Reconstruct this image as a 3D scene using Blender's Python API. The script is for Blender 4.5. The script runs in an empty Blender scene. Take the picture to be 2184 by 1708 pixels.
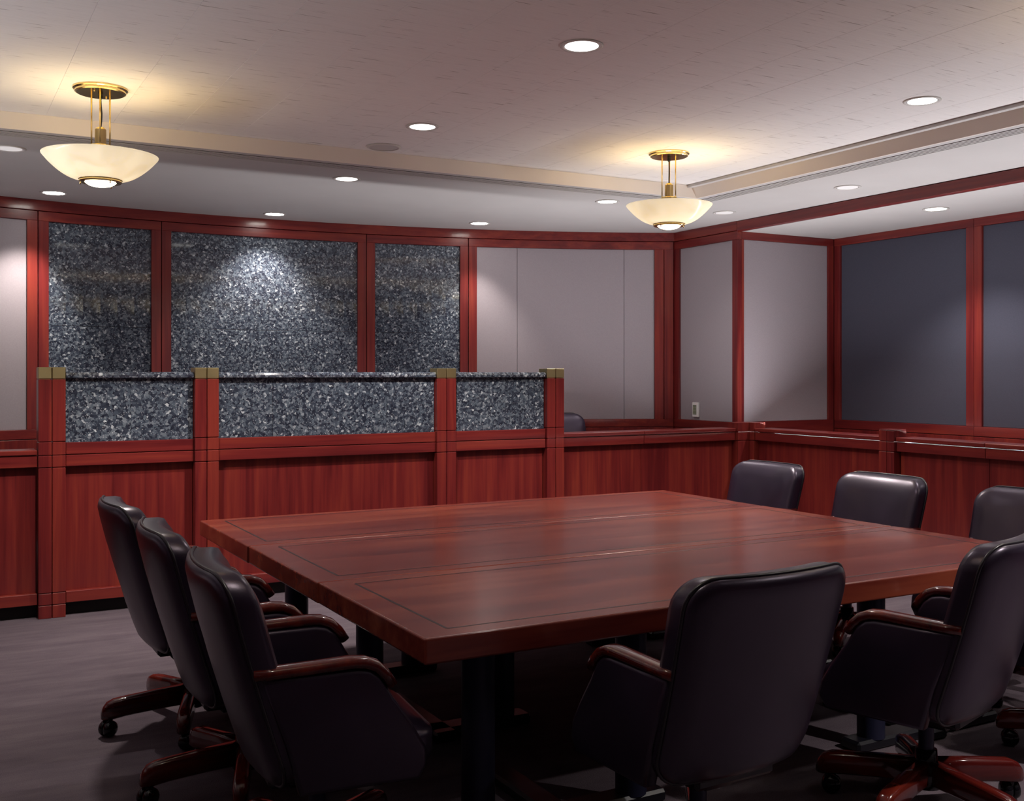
import bpy, bmesh, math, random
from mathutils import Vector, Matrix

random.seed(7)
sc = bpy.context.scene
col = sc.collection

# ------------------------------------------------------------------ camera, world, exposure
# world axes: x runs along the bench (to the right), y runs towards the curved back wall, z up
cam_d = bpy.data.cameras.new('camera')
cam = bpy.data.objects.new('camera', cam_d)
col.objects.link(cam)
cam.location = (0.0, 0.0, 1.5)
cam.rotation_euler = (math.radians(90), 0, math.radians(-28.9))
cam_d.sensor_width = 36.0
cam_d.lens = 2260.0 / 2184.0 * 36.0
cam_d.shift_y = -56.0 / 2184.0
cam_d.clip_start = 0.02
sc.camera = cam

w = bpy.data.worlds.new('world')
sc.world = w
w.use_nodes = True
w.node_tree.nodes['Background'].inputs[0].default_value = (0.10, 0.09, 0.12, 1)
w.node_tree.nodes['Background'].inputs[1].default_value = 0.02

sc.view_settings.view_transform = 'Standard'
sc.view_settings.look = 'None'
sc.view_settings.exposure = 0.10
sc.view_settings.gamma = 1.0
sc.view_settings.use_curve_mapping = False

# lamp strengths (W) and colours used by the fixtures further down
P_DOWN = 60.0        # recessed downlights over the table
P_NEAR = 3.0        # the same, over the camera side of the room
P_RIGHT = 380.0      # the one by the right-hand chairs
P_SOFFIT = 26.0      # recessed downlights in the lower ceiling border
P_WASH = 45.0        # adjustable downlights close to the back wall
P_ALCOVE = 110.0
P_PENDANT = 6.0     # bulb in the bowl
P_PEND_DOWN = 165.0   # lamp behind the dome of a pendant
P_STRIP = 21.0       # unseen light strips added behind the partitions, W per metre
C_STRIP = (0.98, 0.955, 0.97)
C_DOWN = (1.0, 0.93, 0.88)
C_WASH = (1.0, 0.92, 0.84)
C_PEND = (1.0, 0.79, 0.46)

# ------------------------------------------------------------------ materials
MATS = {}
def new_mat(name):
    m = bpy.data.materials.new(name)
    m.use_nodes = True
    nt = m.node_tree
    b = nt.nodes['Principled BSDF']
    MATS[name] = m
    return m, nt, b

def N(nt, typ, **kw):
    n = nt.nodes.new(typ)
    for k, v in kw.items():
        setattr(n, k, v)
    return n

def ramp(nt, fac, stops):
    r = N(nt, 'ShaderNodeValToRGB')
    e = r.color_ramp.elements
    while len(e) < len(stops):
        e.new(0.5)
    for el, (p, c) in zip(e, stops):
        el.position = p
        el.color = (c[0], c[1], c[2], 1)
    nt.links.new(fac, r.inputs[0])
    return r

def coords(nt, scale, rand=True):
    tc = N(nt, 'ShaderNodeTexCoord')
    src = tc.outputs['Object']
    if rand:
        oi = N(nt, 'ShaderNodeObjectInfo')
        mul = N(nt, 'ShaderNodeVectorMath', operation='SCALE')
        comb = N(nt, 'ShaderNodeCombineXYZ')
        for i in range(3):
            nt.links.new(oi.outputs['Random'], comb.inputs[i])
        nt.links.new(comb.outputs[0], mul.inputs[0])
        mul.inputs['Scale'].default_value = 37.0
        add = N(nt, 'ShaderNodeVectorMath', operation='ADD')
        nt.links.new(src, add.inputs[0])
        nt.links.new(mul.outputs[0], add.inputs[1])
        src = add.outputs[0]
    mp = N(nt, 'ShaderNodeMapping')
    mp.inputs['Scale'].default_value = scale
    nt.links.new(src, mp.inputs[0])
    return mp.outputs[0]

def bump(nt, b, height, strength, dist=0.01):
    bp = N(nt, 'ShaderNodeBump')
    bp.inputs['Strength'].default_value = strength
    bp.inputs['Distance'].default_value = dist
    nt.links.new(height, bp.inputs['Height'])
    nt.links.new(bp.outputs[0], b.inputs['Normal'])

def wood(name, axis, dark, mid, light, rough=0.32, coat=0.25, coat_rough=0.12, fine=1.0):
    m, nt, b = new_mat(name)
    s1 = [16.0 * fine] * 3; s1[axis] = 0.9
    s2 = [75.0 * fine] * 3; s2[axis] = 2.5
    s3 = [2.2, 2.2, 2.2]; s3[axis] = 0.5
    n1 = N(nt, 'ShaderNodeTexNoise'); n1.inputs['Detail'].default_value = 4; n1.inputs['Scale'].default_value = 1; n1.inputs['Distortion'].default_value = 0.6
    nt.links.new(coords(nt, s1), n1.inputs['Vector'])
    n2 = N(nt, 'ShaderNodeTexNoise'); n2.inputs['Detail'].default_value = 2; n2.inputs['Scale'].default_value = 1
    nt.links.new(coords(nt, s2), n2.inputs['Vector'])
    n3 = N(nt, 'ShaderNodeTexNoise'); n3.inputs['Detail'].default_value = 2; n3.inputs['Scale'].default_value = 1
    nt.links.new(coords(nt, s3), n3.inputs['Vector'])
    a = N(nt, 'ShaderNodeMath', operation='MULTIPLY_ADD'); nt.links.new(n2.outputs[0], a.inputs[0]); a.inputs[1].default_value = 0.35
    nt.links.new(n1.outputs[0], a.inputs[2])
    a2 = N(nt, 'ShaderNodeMath', operation='MULTIPLY_ADD'); nt.links.new(n3.outputs[0], a2.inputs[0]); a2.inputs[1].default_value = 0.6
    nt.links.new(a.outputs[0], a2.inputs[2])
    a3 = N(nt, 'ShaderNodeMath', operation='SUBTRACT'); nt.links.new(a2.outputs[0], a3.inputs[0]); a3.inputs[1].default_value = 0.475
    r = ramp(nt, a3.outputs[0], [(0.26, dark), (0.5, mid), (0.76, light)])
    nt.links.new(r.outputs[0], b.inputs['Base Color'])
    b.inputs['Roughness'].default_value = rough
    b.inputs['Specular IOR Level'].default_value = 0.4
    b.inputs['Coat Weight'].default_value = coat
    b.inputs['Coat Roughness'].default_value = coat_rough
    bump(nt, b, n2.outputs[0], 0.04, 0.002)
    return m

WD, WM, WL = (0.110, 0.0100, 0.0120), (0.175, 0.0185, 0.0175), (0.245, 0.034, 0.0220)
wood('wood_x', 0, WD, WM, WL)
wood('wood_y', 1, WD, WM, WL)
wood('wood_z', 2, WD, WM, WL)
wood('table_wood', 0, (0.105, 0.013, 0.010), (0.170, 0.027, 0.017), (0.265, 0.058, 0.030), rough=0.27, coat=0.10, coat_rough=0.10, fine=0.45)
wood('chair_wood', 0, (0.042, 0.0035, 0.004), (0.078, 0.007, 0.0055), (0.135, 0.016, 0.008), rough=0.18, coat=0.6, coat_rough=0.06)

def plain(name, colr, rough, metal=0.0, spec=0.5, emit=None, es=0.0):
    m, nt, b = new_mat(name)
    b.inputs['Base Color'].default_value = (*colr, 1)
    b.inputs['Roughness'].default_value = rough
    b.inputs['Metallic'].default_value = metal
    b.inputs['Specular IOR Level'].default_value = spec
    if emit:
        b.inputs['Emission Color'].default_value = (*emit, 1)
        b.inputs['Emission Strength'].default_value = es
    return m

plain('toe_black', (0.006, 0.003, 0.004), 0.7)
plain('inlay', (0.010, 0.004, 0.006), 0.4)
plain('table_steel', (0.006, 0.006, 0.010), 0.35, 0.0, 0.5)
plain('blue_steel', (0.018, 0.02, 0.05), 0.4, 0.3)
plain('caster_black', (0.004, 0.004, 0.006), 0.12)
plain('cord_black', (0.01, 0.01, 0.012), 0.4)
plain('trim_white', (0.62, 0.60, 0.58), 0.4)
plain('reflector', (0.85, 0.85, 0.85), 0.12, 1.0)
plain('slot_dark', (0.035, 0.027, 0.022), 0.8)
plain('device_white', (0.80, 0.80, 0.78), 0.4)
plain('device_screen', (0.13, 0.15, 0.10), 0.25)
plain('device_key', (0.33, 0.36, 0.25), 0.35)
plain('lens_on', (0.9, 0.9, 0.9), 0.3, emit=(1.0, 0.96, 0.90), es=5.0)
plain('lens_bright', (0.9, 0.9, 0.9), 0.3, emit=(1.0, 0.97, 0.90), es=30.0)
plain('lens_off', (0.75, 0.75, 0.76), 0.25, emit=(1.0, 0.98, 0.96), es=0.35)
plain('dome_glass', (0.95, 0.92, 0.85), 0.2, emit=(1.0, 0.86, 0.58), es=9.0)

def brass(name, colr, rough):
    m, nt, b = new_mat(name)
    n = N(nt, 'ShaderNodeTexNoise'); n.inputs['Scale'].default_value = 6; n.inputs['Detail'].default_value = 2
    nt.links.new(coords(nt, (1, 1, 1)), n.inputs['Vector'])
    r = ramp(nt, n.outputs[0], [(0.3, [c * 0.85 for c in colr]), (0.7, colr)])
    nt.links.new(r.outputs[0], b.inputs['Base Color'])
    b.inputs['Metallic'].default_value = 1.0
    b.inputs['Roughness'].default_value = rough
brass('brass', (0.78, 0.60, 0.27), 0.20)
brass('brass_cap', (0.62, 0.52, 0.27), 0.38)

# blue-black flecked granite
def granite(name):
    m, nt, b = new_mat(name)
    v = N(nt, 'ShaderNodeTexVoronoi', feature='F1'); v.inputs['Scale'].default_value = 66
    n0 = N(nt, 'ShaderNodeTexNoise'); n0.inputs['Scale'].default_value = 60; n0.inputs['Detail'].default_value = 2
    vec = coords(nt, (1, 1, 1.0))
    nt.links.new(vec, n0.inputs['Vector'])
    ds = N(nt, 'ShaderNodeVectorMath', operation='SCALE'); ds.inputs['Scale'].default_value = 0.022
    nt.links.new(n0.outputs['Color'], ds.inputs[0])
    ad = N(nt, 'ShaderNodeVectorMath', operation='ADD')
    nt.links.new(vec, ad.inputs[0]); nt.links.new(ds.outputs[0], ad.inputs[1])
    nt.links.new(ad.outputs[0], v.inputs['Vector'])
    sep = N(nt, 'ShaderNodeSeparateColor'); nt.links.new(v.outputs['Color'], sep.inputs[0])
    r = ramp(nt, sep.outputs[0], [(0.0, (0.020, 0.022, 0.036)), (0.40, (0.045, 0.055, 0.080)), (0.74, (0.098, 0.122, 0.156)),
                                 (0.95, (0.19, 0.215, 0.25)), (1.0, (0.50, 0.54, 0.58))])
    v2 = N(nt, 'ShaderNodeTexVoronoi', feature='F1'); v2.inputs['Scale'].default_value = 190
    nt.links.new(vec, v2.inputs['Vector'])
    sep2 = N(nt, 'ShaderNodeSeparateColor'); nt.links.new(v2.outputs['Color'], sep2.inputs[0])
    r2 = ramp(nt, sep2.outputs[1], [(0.0, (0.0, 0.0, 0.0)), (0.93, (0.0, 0.0, 0.0)), (0.985, (0.26, 0.27, 0.29))])
    mix = N(nt, 'ShaderNodeMix', data_type='RGBA', blend_type='ADD'); mix.inputs[0].default_value = 1
    nt.links.new(r.outputs[0], mix.inputs[6]); nt.links.new(r2.outputs[0], mix.inputs[7])
    nt.links.new(mix.outputs[2], b.inputs['Base Color'])
    b.inputs['Roughness'].default_value = 0.06
    b.inputs['Specular IOR Level'].default_value = 0.55
granite('granite')

def fabric(name, c1, c2):
    m, nt, b = new_mat(name)
    n = N(nt, 'ShaderNodeTexNoise'); n.inputs['Scale'].default_value = 1; n.inputs['Detail'].default_value = 3
    nt.links.new(coords(nt, (70, 70, 420)), n.inputs['Vector'])
    n2 = N(nt, 'ShaderNodeTexNoise'); n2.inputs['Scale'].default_value = 1; n2.inputs['Detail'].default_value = 2
    nt.links.new(coords(nt, (500, 500, 60)), n2.inputs['Vector'])
    a = N(nt, 'ShaderNodeMath', operation='ADD'); nt.links.new(n.outputs[0], a.inputs[0]); nt.links.new(n2.outputs[0], a.inputs[1])
    h = N(nt, 'ShaderNodeMath', operation='MULTIPLY'); nt.links.new(a.outputs[0], h.inputs[0]); h.inputs[1].default_value = 0.5
    r = ramp(nt, h.outputs[0], [(0.3, c1), (0.7, c2)])
    nt.links.new(r.outputs[0], b.inputs['Base Color'])
    b.inputs['Roughness'].default_value = 0.85
    b.inputs['Specular IOR Level'].default_value = 0.2
    b.inputs['Sheen Weight'].default_value = 0.15
    bump(nt, b, h.outputs[0], 0.15, 0.002)
fabric('fabric', (0.315, 0.276, 0.300), (0.38, 0.336, 0.364))
fabric('fabric_blue', (0.054, 0.056, 0.084), (0.072, 0.075, 0.108))

def carpet(name):
    m, nt, b = new_mat(name)
    n = N(nt, 'ShaderNodeTexNoise'); n.inputs['Scale'].default_value = 260; n.inputs['Detail'].default_value = 3
    nt.links.new(coords(nt, (1, 1, 1), False), n.inputs['Vector'])
    n2 = N(nt, 'ShaderNodeTexNoise'); n2.inputs['Scale'].default_value = 1.0; n2.inputs['Detail'].default_value = 5; n2.inputs['Roughness'].default_value = 0.65
    nt.links.new(coords(nt, (2.0, 9.0, 1), False), n2.inputs['Vector'])
    a = N(nt, 'ShaderNodeMath', operation='MULTIPLY_ADD'); nt.links.new(n.outputs[0], a.inputs[0]); a.inputs[1].default_value = 0.8; nt.links.new(n2.outputs[0], a.inputs[2])
    h = N(nt, 'ShaderNodeMath', operation='MULTIPLY'); nt.links.new(a.outputs[0], h.inputs[0]); h.inputs[1].default_value = 0.55
    r = ramp(nt, h.outputs[0], [(0.25, (0.060, 0.045, 0.060)), (0.5, (0.120, 0.094, 0.112)), (0.8, (0.20, 0.163, 0.178))])
    nt.links.new(r.outputs[0], b.inputs['Base Color'])
    b.inputs['Roughness'].default_value = 0.95
    b.inputs['Specular IOR Level'].default_value = 0.1
    bump(nt, b, n.outputs[0], 0.6, 0.006)
carpet('carpet')

def leather(name):
    m, nt, b = new_mat(name)
    v = N(nt, 'ShaderNodeTexVoronoi', feature='DISTANCE_TO_EDGE'); v.inputs['Scale'].default_value = 330
    nt.links.new(coords(nt, (1, 1, 1)), v.inputs['Vector'])
    n = N(nt, 'ShaderNodeTexNoise'); n.inputs['Scale'].default_value = 5
    nt.links.new(coords(nt, (1, 1, 1)), n.inputs['Vector'])
    r = ramp(nt, n.outputs[0], [(0.3, (0.010, 0.006, 0.014)), (0.7, (0.017, 0.010, 0.023))])
    nt.links.new(r.outputs[0], b.inputs['Base Color'])
    b.inputs['Roughness'].default_value = 0.31
    b.inputs['Specular IOR Level'].default_value = 0.85
    b.inputs['Specular Tint'].default_value = (0.92, 0.80, 1.0, 1)
    bump(nt, b, v.outputs[0], 0.10, 0.0015)
leather('leather')
plain('piping', (0.010, 0.007, 0.012), 0.30, 0, 0.6)

def ceil_tile(name):
    m, nt, b = new_mat(name)
    n = N(nt, 'ShaderNodeTexNoise'); n.inputs['Scale'].default_value = 1; n.inputs['Detail'].default_value = 3
    nt.links.new(coords(nt, (5.5, 150, 1)), n.inputs['Vector'])
    r = ramp(nt, n.outputs[0], [(0.27, (0.20, 0.16, 0.15)), (0.325, (0.79, 0.775, 0.77)), (0.6, (0.83, 0.815, 0.81))])
    nt.links.new(r.outputs[0], b.inputs['Base Color'])
    b.inputs['Roughness'].default_value = 0.9
    b.inputs['Specular IOR Level'].default_value = 0.15
    bump(nt, b, n.outputs[0], 0.25, 0.004)
ceil_tile('ceiling_tile')

def plaster(name, c):
    m, nt, b = new_mat(name)
    n = N(nt, 'ShaderNodeTexNoise'); n.inputs['Scale'].default_value = 3; n.inputs['Detail'].default_value = 3
    nt.links.new(coords(nt, (1, 1, 1), False), n.inputs['Vector'])
    r = ramp(nt, n.outputs[0], [(0.3, [k * 0.96 for k in c]), (0.7, c)])
    nt.links.new(r.outputs[0], b.inputs['Base Color'])
    b.inputs['Roughness'].default_value = 0.7
    b.inputs['Specular IOR Level'].default_value = 0.25
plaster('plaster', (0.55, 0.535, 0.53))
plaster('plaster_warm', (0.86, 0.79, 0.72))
plaster('wall_plain', (0.16, 0.10, 0.10))

def alabaster(name):
    m, nt, b = new_mat(name)
    out = nt.nodes['Material Output']
    nt.nodes.remove(b)
    n = N(nt, 'ShaderNodeTexNoise'); n.inputs['Scale'].default_value = 7; n.inputs['Detail'].default_value = 4; n.inputs['Distortion'].default_value = 0.8
    nt.links.new(coords(nt, (1, 1, 1)), n.inputs['Vector'])
    r = ramp(nt, n.outputs[0], [(0.25, (0.80, 0.74, 0.62)), (0.6, (0.93, 0.89, 0.79))])
    tr = N(nt, 'ShaderNodeBsdfTranslucent'); nt.links.new(r.outputs[0], tr.inputs[0])
    df = N(nt, 'ShaderNodeBsdfDiffuse'); nt.links.new(r.outputs[0], df.inputs[0])
    gl = N(nt, 'ShaderNodeBsdfGlossy'); gl.inputs['Roughness'].default_value = 0.15
    m1 = N(nt, 'ShaderNodeMixShader'); m1.inputs[0].default_value = 0.80
    nt.links.new(tr.outputs[0], m1.inputs[1]); nt.links.new(df.outputs[0], m1.inputs[2])
    m2 = N(nt, 'ShaderNodeMixShader'); m2.inputs[0].default_value = 0.04
    nt.links.new(m1.outputs[0], m2.inputs[1]); nt.links.new(gl.outputs[0], m2.inputs[2])
    em = N(nt, 'ShaderNodeEmission'); em.inputs['Strength'].default_value = 0.42
    mx = N(nt, 'ShaderNodeMix', data_type='RGBA', blend_type='MULTIPLY'); mx.inputs[0].default_value = 1
    nt.links.new(r.outputs[0], mx.inputs[6]); mx.inputs[7].default_value = (1.0, 0.93, 0.78, 1)
    nt.links.new(mx.outputs[2], em.inputs[0])
    ad = N(nt, 'ShaderNodeAddShader')
    nt.links.new(m2.outputs[0], ad.inputs[0]); nt.links.new(em.outputs[0], ad.inputs[1])
    nt.links.new(ad.outputs[0], out.inputs[0])
alabaster('alabaster')

# ------------------------------------------------------------------ mesh helpers
def link_mesh(name, bm, mat, parent=None, smooth=False, mods=None):
    me = bpy.data.meshes.new(name)
    bmesh.ops.recalc_face_normals(bm, faces=bm.faces)
    bm.to_mesh(me); bm.free()
    me.materials.append(MATS[mat])
    if smooth:
        for p in me.polygons:
            p.use_smooth = True
    o = bpy.data.objects.new(name, me)
    col.objects.link(o)
    if parent is not None:
        o.parent = parent
    return o

def tag(o, label=None, cat=None, group=None, kind=None):
    if label: o['label'] = label
    if cat: o['category'] = cat
    if group: o['group'] = group
    if kind: o['kind'] = kind
    return o

def empty(name, loc=(0, 0, 0), rz=0.0, label=None, cat=None, group=None, kind=None):
    o = bpy.data.objects.new(name, None)
    o.empty_display_size = 0.1
    col.objects.link(o)
    o.location = loc
    o.rotation_euler = (0, 0, rz)
    return tag(o, label, cat, group, kind)

def add_box(bm, x0, x1, y0, y1, z0, z1, bev=0.0, seg=1):
    cs = [(x0, y0, z0), (x1, y0, z0), (x1, y1, z0), (x0, y1, z0), (x0, y0, z1), (x1, y0, z1), (x1, y1, z1), (x0, y1, z1)]
    vs = [bm.verts.new(c) for c in cs]
    fs = [bm.faces.new([vs[i] for i in f]) for f in ((0, 3, 2, 1), (4, 5, 6, 7), (0, 1, 5, 4), (1, 2, 6, 5), (2, 3, 7, 6), (3, 0, 4, 7))]
    if bev > 0:
        es = list({e for f in fs for e in f.edges})
        bmesh.ops.bevel(bm, geom=es, offset=bev, segments=seg, affect='EDGES', profile=0.5)

def box(name, parent, mat, x0, x1, y0, y1, z0, z1, bev=0.002, origin=None):
    """box in world coordinates; parent empties sit at `origin`"""
    bm = bmesh.new()
    ox, oy, oz = origin or (0, 0, 0)
    add_box(bm, x0 - ox, x1 - ox, y0 - oy, y1 - oy, z0 - oz, z1 - oz, bev)
    return link_mesh(name, bm, mat, parent)

def lathe(bm, prof, seg=32, cx=0, cy=0, cap0=False, cap1=False):
    rings = []
    for r, z in prof:
        rings.append([bm.verts.new((cx + r * math.cos(2 * math.pi * i / seg), cy + r * math.sin(2 * math.pi * i / seg), z)) for i in range(seg)])
    for a, b in zip(rings, rings[1:]):
        for i in range(seg):
            j = (i + 1) % seg
            bm.faces.new([a[i], a[j], b[j], b[i]])
    if cap0: bm.faces.new(list(reversed(rings[0])))
    if cap1: bm.faces.new(rings[-1])

def tube(bm, pts, r, seg=8, closed=False, cap=True):
    pts = [Vector(p) for p in pts]
    n = len(pts); rings = []
    prev = None
    for i, p in enumerate(pts):
        if closed:
            t = pts[(i + 1) % n] - pts[i - 1]
        else:
            t = pts[min(i + 1, n - 1)] - pts[max(i - 1, 0)]
        t.normalize()
        if prev is None:
            a = Vector((0, 0, 1)) if abs(t.z) < 0.9 else Vector((1, 0, 0))
            u = t.cross(a).normalized()
        else:
            u = (prev - t * prev.dot(t)).normalized()
        prev = u
        v = t.cross(u)
        rr = r[i] if isinstance(r, (list, tuple)) else r
        rings.append([bm.verts.new(p + (u * math.cos(2 * math.pi * k / seg) + v * math.sin(2 * math.pi * k / seg)) * rr) for k in range(seg)])
    pairs = list(zip(rings, rings[1:])) + ([(rings[-1], rings[0])] if closed else [])
    for a, b in pairs:
        for k in range(seg):
            j = (k + 1) % seg
            bm.faces.new([a[k], a[j], b[j], b[k]])
    if cap and not closed:
        bm.faces.new(list(reversed(rings[0]))); bm.faces.new(rings[-1])

def copy_tree(o, parent=None):
    c = o.copy()
    col.objects.link(c)
    if parent is not None:
        c.parent = parent
    for ch in list(o.children):
        copy_tree(ch, c)
    return c

# ------------------------------------------------------------------ key dimensions
ZS, ZC, ZN = 2.89, 2.985, 2.80          # ceiling border, centre ceiling, alcove ceiling
TU0, TU1, TV0, TV1 = -0.13, 5.33, -1.4, 6.63   # raised ceiling centre
UL, UR, VN = -1.55, 6.44, -2.4          # left wall, right wall, near wall
ARC_U, ARC_V, ARC_R = 2.377, 0.804, 8.574   # curved back wall
AU = 7.64                               # alcove back wall
AV = 7.43                               # alcove side wall
DAIS = 0.17

def arc(a, r):
    return (ARC_U + r * math.sin(math.radians(a)), ARC_V + r * math.cos(math.radians(a)))

def curved(name, parent, mat, a0, a1, r_in, r_out, z0, z1, bev=0.002, smooth=False):
    n = max(1, int(abs(a1 - a0) / 0.8))
    bm = bmesh.new()
    sec = []
    for i in range(n + 1):
        a = a0 + (a1 - a0) * i / n
        pi, po = arc(a, r_in), arc(a, r_out)
        sec.append([bm.verts.new((pi[0], pi[1], z0)), bm.verts.new((pi[0], pi[1], z1)), bm.verts.new((po[0], po[1], z1)), bm.verts.new((po[0], po[1], z0))])
    for s, t in zip(sec, sec[1:]):
        for k in range(4):
            j = (k + 1) % 4
            bm.faces.new([s[k], s[j], t[j], t[k]])
    bm.faces.new(sec[0]); bm.faces.new(list(reversed(sec[-1])))
    if bev > 0:
        bm.edges.ensure_lookup_table(); bm.normal_update()
        es = [e for e in bm.edges if len(e.link_faces) == 2 and e.calc_face_angle(0) > 0.5]
        bmesh.ops.bevel(bm, geom=es, offset=bev, segments=1, affect='EDGES', profile=0.5)
    return link_mesh(name, bm, mat, parent)

# ------------------------------------------------------------------ floor
fl = box('floor', None, 'carpet', UL - 0.2, AU + 0.2, VN - 0.2, 9.8, -0.12, 0.0, 0)
tag(fl, kind='structure')
# raised platform behind the bench (one solid with an arc at the back)
bm = bmesh.new()
front = [(UL, 7.30), (UR - 0.06, 7.30)]
back = [arc(a, ARC_R - 0.002) for a in [25.5 - i * 2.0 for i in range(26)]]
poly = [(UL, 7.30), (6.36, 7.30), (6.36, 8.36)] + [p for p in back if p[0] > UL and p[0] < 6.36] + [(UL, 8.57)]
vb = [bm.verts.new((x, y, 0.0)) for x, y in poly]
vt = [bm.verts.new((x, y, DAIS)) for x, y in poly]
bm.faces.new(vt); bm.faces.new(list(reversed(vb)))
for i in range(len(poly)):
    j = (i + 1) % len(poly)
    bm.faces.new([vb[i], vb[j], vt[j], vt[i]])
link_mesh('raised_platform', bm, 'carpet', fl)

# ------------------------------------------------------------------ ceiling
ce = box('ceiling', None, 'plaster', UL - 0.2, AU + 0.2, VN - 0.2, 9.8, 3.06, 3.16, 0)
tag(ce, kind='structure')
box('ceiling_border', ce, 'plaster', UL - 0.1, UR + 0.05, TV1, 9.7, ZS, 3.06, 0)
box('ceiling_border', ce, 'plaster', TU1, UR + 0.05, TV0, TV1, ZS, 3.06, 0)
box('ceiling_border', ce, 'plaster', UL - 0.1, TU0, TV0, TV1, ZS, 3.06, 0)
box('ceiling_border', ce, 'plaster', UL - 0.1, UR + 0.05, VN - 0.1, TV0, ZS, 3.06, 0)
box('alcove_ceiling', ce, 'plaster', UR + 0.05, AU + 0.1, 0.2, AV + 0.1, ZN, 3.06, 0)
# faces of the raised centre
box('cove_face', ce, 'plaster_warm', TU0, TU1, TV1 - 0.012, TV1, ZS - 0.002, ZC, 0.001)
bm = bmesh.new()
pr = [(TU1 + 0.0, ZS - 0.002), (TU1 - 0.012, ZS - 0.002), (TU1 - 0.075, ZC - 0.001), (TU1, ZC - 0.001)]
a_ = [bm.verts.new((x, TV0, z)) for x, z in pr]; b_ = [bm.verts.new((x, TV1 - 0.012, z)) for x, z in pr]
bm.faces.new(a_); bm.faces.new(list(reversed(b_)))
for i in range(4):
    j = (i + 1) % 4
    bm.faces.new([a_[i], a_[j], b_[j], b_[i]])
link_mesh('cove_face', bm, 'plaster_warm', ce)
box('cove_trim', ce, 'plaster', TU1 - 0.105, TU1 - 0.06, TV0, TV1 - 0.012, ZC - 0.020, ZC - 0.001, 0.001)
# ceiling panels of the raised centre
TW, TL, gap = 0.364, 1.147, 0.0009
nx = int(round((TU1 - TU0) / TW)); ny = 7
TW = (TU1 - TU0) / nx; TL = (TV1 - TV0) / ny
bm = bmesh.new()
add_box(bm, 0, TW - gap, 0, TL - gap, 0, 0.02, 0.0006)
tile0 = link_mesh('ceiling_panel', bm, 'ceiling_tile', ce)
first = True
for i in range(nx):
    for j in range(ny):
        t = tile0 if first else tile0.copy()
        if not first:
            col.objects.link(t)
        first = False
        t.parent = ce
        t.location = (TU0 + i * TW, TV0 + j * TL + (0.0 if i % 2 == 0 else 0.0), ZC + random.uniform(0, 0.0004))
# slot diffusers in the border
def slot(x0, x1, y0, y1, along_x):
    box('slot_channel', ce, 'slot_dark', x0, x1, y0, y1, ZS - 0.003, ZS + 0.001, 0)
    wdt = (y1 - y0) if along_x else (x1 - x0)
    bars = [(0.0, 0.12), (0.21, 0.34), (0.44, 0.57), (0.67, 0.80), (0.89, 1.0)]
    for p, q in bars:
        if along_x:
            box('slot_bar', ce, 'plaster', x0, x1, y0 + p * wdt, y0 + q * wdt, ZS - 0.0045, ZS - 0.0028, 0)
        else:
            box('slot_bar', ce, 'plaster', x0 + p * wdt, x0 + q * wdt, y0, y1, ZS - 0.0045, ZS - 0.0028, 0)
slot(UL + 0.4, 5.53, 6.695, 6.825, True)
slot(5.395, 5.525, -1.2, 6.695, False)

# ------------------------------------------------------------------ curved back wall
wb = curved('wall_back', None, 'wall_plain', -26.2, 28.6, ARC_R + 0.05, ARC_R + 0.14, 0.0, 3.06, 0)
tag(wb, kind='structure')
R_F = ARC_R            # face of the frames
R_P = ARC_R + 0.030    # recessed panels
g = 0.022              # half joint in degrees
stiles = [-10.77, -4.19, 8.08, 14.66]
hw = 0.545
edges = [-25.6] + stiles + [28.22]
curved('fascia', wb, 'wood_x', -25.9, 28.25, R_F - 0.012, R_F + 0.05, 2.806, ZS, 0.002)
for k in range(5):
    a0 = edges[k]; a1 = edges[k + 1]
    p0, p1 = a0 + g, a1 - g
    curved('top_rail', wb, 'wood_x', p0, p1, R_F, R_F + 0.05, 2.7265, 2.802, 0.002)
    curved('bottom_rail', wb, 'wood_x', p0, p1, R_F, R_F + 0.05, 0.985, 1.060, 0.002)
    curved('stile', wb, 'wood_z', p0, a0 + hw, R_F, R_F + 0.05, 1.060, 2.7265, 0.0015)
    curved('stile', wb, 'wood_z', (27.60 if k == 4 else a1 - hw), p1, R_F, R_F + 0.05, 1.060, 2.7265, 0.0015)
    if k == 4:
        curved('stile', wb, 'wood_z', 26.96, 27.56, R_F, R_F + 0.05, 1.060, 2.7265, 0.0015)
    curved('wainscot_panel', wb, 'wood_z', p0, p1, R_F, R_F + 0.05, 0.0, 0.979, 0.002)
    i0, i1 = a0 + hw, (26.96 if k == 4 else a1 - hw)
    if k in (1, 2, 3):
        curved('granite_slab', wb, 'granite', i0, i1, R_P, R_P + 0.02, 1.06, 1.893, 0.0015)
        curved('granite_slab', wb, 'granite', i0, i1, R_P, R_P + 0.02, 1.8955, 2.7265, 0.0015)
    else:
        js = [i0, 17.88, 24.96, i1] if k == 4 else [i0, i0 + 6.5, i1]
        for m_, n_ in zip(js, js[1:]):
            curved('fabric_panel', wb, 'fabric', m_ + 0.012, n_ - 0.012, R_P - 0.012, R_P + 0.02, 1.06, 2.7265, 0.003)

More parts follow.
